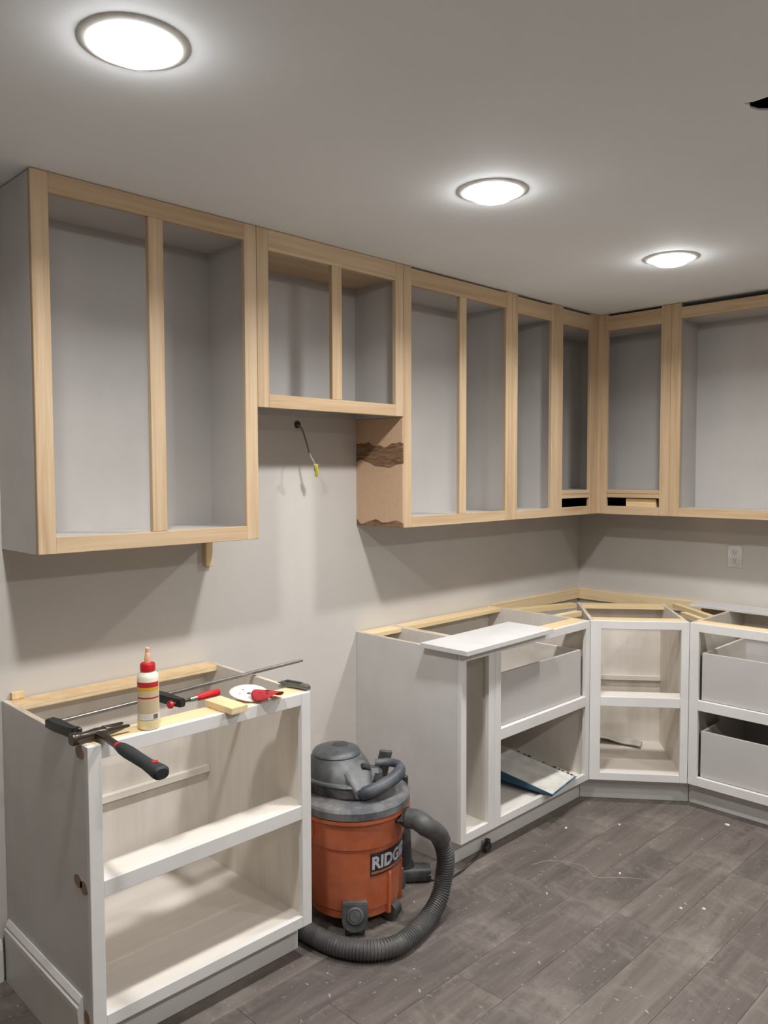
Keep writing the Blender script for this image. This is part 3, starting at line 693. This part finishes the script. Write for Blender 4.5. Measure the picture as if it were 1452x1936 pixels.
# raised spine running down from the dome into the handle root
loft('handle_root', [((0.000, -0.050, 0.545), (0.052, 0.020, 0), (0, 0, 0.014)), ((0.020, -0.095, 0.512), (0.046, 0.026, 0), (0, 0, 0.022)), ((0.036, -0.136, 0.476), (0.030, 0.018, 0), (0, 0, 0.018))], 'head_grey', V, 18, 3)
box('handle_shoulder', (0.050, -0.010, 0.456), (0.105, 0.050, 0.512), 'head_grey', V, 0.014)
o = lathe('dome_cap', [(0.086, -0.002), (0.088, 0.004), (0.081, 0.014), (0.062, 0.022), (0.030, 0.026), (0, 0.027)], 'head_grey', V, 40); o.location = (-0.060, 0.020, 0.566)
lathe('cap_vent', [(0.030, 0.0), (0.028, 0.003), (0, 0.0035)], 'vent_dark', o, 28, center=(0.012, 0.012, 0.0245))
o2 = box('switch', (-0.018, -0.012, -0.006), (0.018, 0.012, 0.008), 'vent_dark', V, 0.003); o2.location = (0.044, -0.062, 0.540); o2.rotation_euler = (0.5, 0.5, 0.5)
hp = catmull([(0.030, -0.132, 0.472), (0.052, -0.142, 0.484), (0.090, -0.124, 0.492), (0.138, -0.082, 0.503), (0.166, -0.036, 0.516), (0.164, 0.006, 0.522), (0.130, 0.030, 0.522), (0.080, 0.035, 0.518)], 7)
tube('carry_handle', hp, lambda i: 0.0225 if i < 26 else max(0.015, 0.0225-0.001*(i-26)), 'handle_blue_grey', V, 16)
o = box('cord_hook', (-0.024, -0.008, 0.0), (0.024, 0.008, 0.105), 'vent_dark', V, 0.004); o.location = (0.100, 0.072, 0.452); o.rotation_euler = (0.12, 0.18, 0.3)
# casters
def caster(a, r):
    p_ = pol(a, r, 0); W_, T_, Hh = 0.044, 0.020, 0.118
    out = [(-W_+0.008, Hh), (W_-0.008, Hh), (W_-0.002, Hh-0.003), (W_, Hh-0.010), (W_, 0.060)]+[(W_*math.cos(t_), 0.054-0.034*math.sin(t_)) for t_ in [math.pi*k/10 for k in range(1, 10)]]+[(-W_, 0.060), (-W_, Hh-0.010), (-W_+0.002, Hh-0.003)]
    bm = bmesh.new()
    A_ = [bm.verts.new((x_, -0.030+0.20*(z_-0.02)*0.5, z_)) for x_, z_ in out]; B_ = [bm.verts.new((x_, 0.030, z_)) for x_, z_ in out]; n_ = len(out)
    bm.faces.new(A_); bm.faces.new(B_[::-1])
    for i in range(n_): bm.faces.new((A_[i], A_[(i+1) % n_], B_[(i+1) % n_], B_[i]))
    bmesh.ops.bevel(bm, geom=[e_ for e_ in bm.edges if abs(e_.verts[0].co.y-e_.verts[1].co.y) < 0.02], offset=0.003, segments=2, affect='EDGES')
    o_ = bm_obj('caster_foot', bm, 'head_grey', V, True, 0.5); o_.location = p_; o_.rotation_euler = (0, 0, a)
    c_ = lathe('caster_cap', [(0.029, 0), (0.029, 0.004), (0.026, 0.007), (0.021, 0.0072), (0.020, 0.005), (0.018, 0.0085), (0, 0.010)], 'lid_grey', o_, 28); c_.location = (0, -0.0245, 0.078); c_.rotation_euler = (math.radians(84), 0, 0)
    w_ = lathe('wheel', [(0, -0.034), (0.016, -0.034), (0.019, -0.029), (0.019, 0.029), (0.016, 0.034), (0, 0.034)], 'black_plastic', o_, 20); w_.rotation_euler = (0, math.radians(90), 0); w_.location = (0, 0.0, 0.0195)
for a in (0.02, math.radians(118), math.radians(-118)): caster(a, 0.168)
# ribbed roller between the two ribs
a = math.radians(62); p_ = pol(a, 0.150, 0.0)
o = lathe('ribbed_wheel', [(0, -0.024)]+[(0.030+(0.0025 if k % 2 else 0), -0.024+k*0.004) for k in range(13)]+[(0, 0.024)], 'hose_grey', V, 24); o.rotation_euler = (0, math.radians(90), a); o.location = (p_.x, p_.y, 0.0335)
# label with raised letters wrapped around the tub
def tubr(z): return 0.1655+(z-0.078)*(0.176-0.1655)/(0.292-0.078)
LA0, LA1, LZ0, LZ1 = math.radians(19), math.radians(84), 0.197, 0.277
bm = bmesh.new(); n = 24; gr = []
for i in range(n+1):
    a = LA0+(LA1-LA0)*i/n
    gr.append([bm.verts.new(pol(a, tubr(z)+o_, z)) for z, o_ in ((LZ0, 0.0), (LZ0, 0.0022), (LZ1, 0.0022), (LZ1, 0.0))])
for i in range(n):
    for j in range(3): bm.faces.new((gr[i][j], gr[i+1][j], gr[i+1][j+1], gr[i][j+1]))
bm.faces.new(gr[0]); bm.faces.new(gr[-1][::-1])
lab = bm_obj('name_plate', bm, 'label_black', V)
bm = bmesh.new(); gr = []
for i in range(n+1):
    a = LA0+0.02+(LA1-LA0-0.04)*i/n
    gr.append([bm.verts.new(pol(a, tubr(z)+0.0030, z)) for z in (LZ0+0.008, LZ0+0.016)])
for i in range(n): bm.faces.new((gr[i][0], gr[i+1][0], gr[i+1][1], gr[i][1]))
bm_obj('plate_stripe', bm, 'tub_orange', lab)
fc = D.curves.new('plate_text', 'FONT'); fc.body = 'RIDGID'; fc.size = 0.062; fc.extrude = 0.0006; fc.offset = 0.0022; fc.resolution_u = 3
fo = D.objects.new('plate_text', fc); C.objects.link(fo)
me = D.meshes.new_from_object(fo.evaluated_get(bpy.context.evaluated_depsgraph_get())); D.objects.remove(fo)
xs = [v.co.x for v in me.vertices]; x_lo, x_hi = min(xs), max(xs); zs = [v.co.y for v in me.vertices]; z_lo, z_hi = min(zs), max(zs)
bm = bmesh.new(); bm.from_mesh(me)
bmesh.ops.triangulate(bm, faces=bm.faces); bmesh.ops.subdivide_edges(bm, edges=[e_ for e_ in bm.edges if e_.calc_length() > 0.012], cuts=2)
for v in bm.verts:
    a = LA0+0.035+(LA1-LA0-0.07)*(v.co.x-x_lo)/(x_hi-x_lo); z = LZ0+0.023+0.047*(v.co.y-z_lo)/(z_hi-z_lo)
    v.co = pol(a, tubr(z)+0.0030+v.co.z, z)
bm_obj('plate_lettering', bm, 'label_silver', lab)['label'] = 'silver raised letters RIDGID'
# hose port, connector and hose
pa = math.radians(72)
def wl(p_): # world to vacuum local
    q = Vector(p_)-Vector((VX, VY, 0)); return Vector((math.cos(TH)*q.x+math.sin(TH)*q.y, -math.sin(TH)*q.x+math.cos(TH)*q.y, q.z))
hose_pts = [pol(math.radians(60), 0.250, 0.378), pol(math.radians(59), 0.292, 0.362)]+[wl(p_) for p_ in
            [(-2.118, -0.742, 0.300), (-2.085, -0.745, 0.215), (-2.085, -0.735, 0.130), (-2.118, -0.742, 0.070), (-2.190, -0.757, 0.038), (-2.290, -0.782, 0.0345), (-2.390, -0.786, 0.0345), (-2.465, -0.740, 0.0345), (-2.514, -0.660, 0.0345), (-2.532, -0.560, 0.0345), (-2.536, -0.450, 0.0345), (-2.534, -0.330, 0.0345), (-2.520, -0.220, 0.0345)]]
port = [pol(math.radians(60), 0.170, 0.368), pol(math.radians(60), 0.216, 0.376), pol(math.radians(60), 0.256, 0.376)]
tube('hose_port', [port[0], port[1]], 0.037, 'vent_dark', V, 24)
tube('hose_cuff', catmull([port[1]*0.98+Vector((0, 0, 0.007)), port[2], hose_pts[1]], 6), lambda i: 0.034 if i < 8 else 0.035, 'hose_grey', V, 24)
path = catmull(hose_pts, 60)
# resample evenly, corrugated radius
L = [0]
for p_, q in zip(path, path[1:]): L.append(L[-1]+(q-p_).length)
N = int(L[-1]/0.0026); rs = []; k = 0
for i in range(N+1):
    s_ = L[-1]*i/N
    while k < len(L)-2 and L[k+1] < s_: k += 1
    f = (s_-L[k])/max(1e-9, L[k+1]-L[k]); rs.append(path[k].lerp(path[k+1], min(1, f)))
cuff_end = 0.20/L[-1]*N
tube('hose', rs, lambda i: 0.0335 if i < cuff_end*0.9 else (0.0325 if (i % 4) < 2 else 0.0288), 'hose_grey', V, 22)
# power cord and plug on the floor by the toe kick
tag(tube('power_cord', catmull([(-2.02, -0.33, 0.005), (-1.99, -0.46, 0.005), (-1.92, -0.575, 0.005), (-1.84, -0.592, 0.005), (-1.74, -0.575, 0.005), (-1.66, -0.553, 0.006), (-1.622, -0.543, 0.012)], 8), 0.0042, 'black_plastic', None, 8),
    'thin black power cord running on the floor along the toe kick', 'cord')
e = empty('cord_plug', (-1.598, -0.553, 0.0008), math.radians(20))
loft('plug_body', [((-0.026, 0, 0.014), (0, 0.007, 0), (0, 0, 0.008)), ((-0.008, 0, 0.018), (0, 0.015, 0), (0, 0, 0.0175)), ((0.012, 0, 0.019), (0, 0.016, 0), (0, 0, 0.0185)), ((0.018, 0, 0.019), (0, 0.013, 0), (0, 0, 0.015))], 'black_plastic', e, 14, 3)
box('plug_collar', (-0.004, -0.011, 0.030), (0.014, 0.011, 0.050), 'black_plastic', e, 0.003)
tag(e, 'black cord plug lying at the foot of the toe kick', 'plug')
# floor nozzle standing behind the vacuum
e = empty('floor_nozzle', (-2.014, -0.468, 0.0008), math.radians(-40))
loft('nozzle_foot', [((-0.105, 0, 0.026), (0, 0.030, 0), (0, 0, 0.025)), ((-0.09, 0, 0.028), (0, 0.036, 0), (0, 0, 0.027)), ((0.09, 0, 0.028), (0, 0.036, 0), (0, 0, 0.027)), ((0.105, 0, 0.026), (0, 0.030, 0), (0, 0, 0.025))], 'black_plastic', e, 18, 4)
loft('nozzle_skirt', [((-0.108, 0, 0.030), (0, 0.034, 0), (0, 0, 0.003)), ((0.108, 0, 0.030), (0, 0.034, 0), (0, 0, 0.003))], 'head_grey', e, 14, 4)
loft('nozzle_neck', [((0.0, 0.0, 0.050), (0.048, 0, 0), (0, 0.030, 0)), ((0.0, 0.004, 0.085), (0.034, 0, 0), (0, 0.026, 0)), ((0.0, 0.010, 0.20), (0.030, 0, 0), (0, 0.027, 0)), ((0.0, 0.012, 0.25), (0.031, 0, 0), (0, 0.028, 0))], 'black_plastic', e, 18)
tag(e, 'black vacuum floor nozzle standing between the vacuum and the narrow cabinet', 'vacuum nozzle')

# ------------------------------------------------------------------ debris on the floor
chips = [(-0.649, -1.161, 0.013), (-1.182, -0.669, 0.008), (-1.38, -1.038, 0.007), (-0.985, -0.820, 0.006), (-1.455, -1.32, 0.006), (-1.40, -1.38, 0.007), (-1.71, -0.92, 0.005)]
clabel = ['largest white chip on the floor, by the right base cabinet', 'white chip on the floor below the wide base cabinet', 'white chip on the open floor in the middle',
          'small white chip on the floor below the diagonal cabinet', 'small white chip on the floor at the right, left of a pair', 'small white chip on the floor at the right, right of a pair', 'tiny white chip on the floor in front of the narrow cabinet']
for (cx, cy, r_), lb in zip(chips, clabel):
    bm = bmesh.new(); n = 8
    A = [bm.verts.new((r_*math.cos(2*math.pi*i/n)*random.uniform(0.7, 1.2), r_*0.7*math.sin(2*math.pi*i/n)*random.uniform(0.7, 1.2), 0.0)) for i in range(n)]
    B = [bm.verts.new((v.co.x*0.8, v.co.y*0.8, 0.004)) for v in A]
    bm.faces.new(A[::-1]); bm.faces.new(B)
    for i in range(n): bm.faces.new((A[i], A[(i+1) % n], B[(i+1) % n], B[i]))
    o = bm_obj('plaster_chip', bm, 'paper_white', None); o.location = (cx, cy, 0.0006); o.rotation_euler = (0, 0, random.random()*3); tag(o, lb, 'plaster chip', 'plaster chips on the floor')
tag(tube('loose_thread', catmull([(-1.565, -0.752, 0.0014), (-1.48, -0.79, 0.0014), (-1.43, -0.90, 0.0014), (-1.47, -0.985, 0.0014), (-1.40, -1.06, 0.0014), (-1.36, -1.12, 0.0014)], 8), 0.0007, 'rag_grey', None, 5), 'thin pale thread curling across the floor', 'thread')
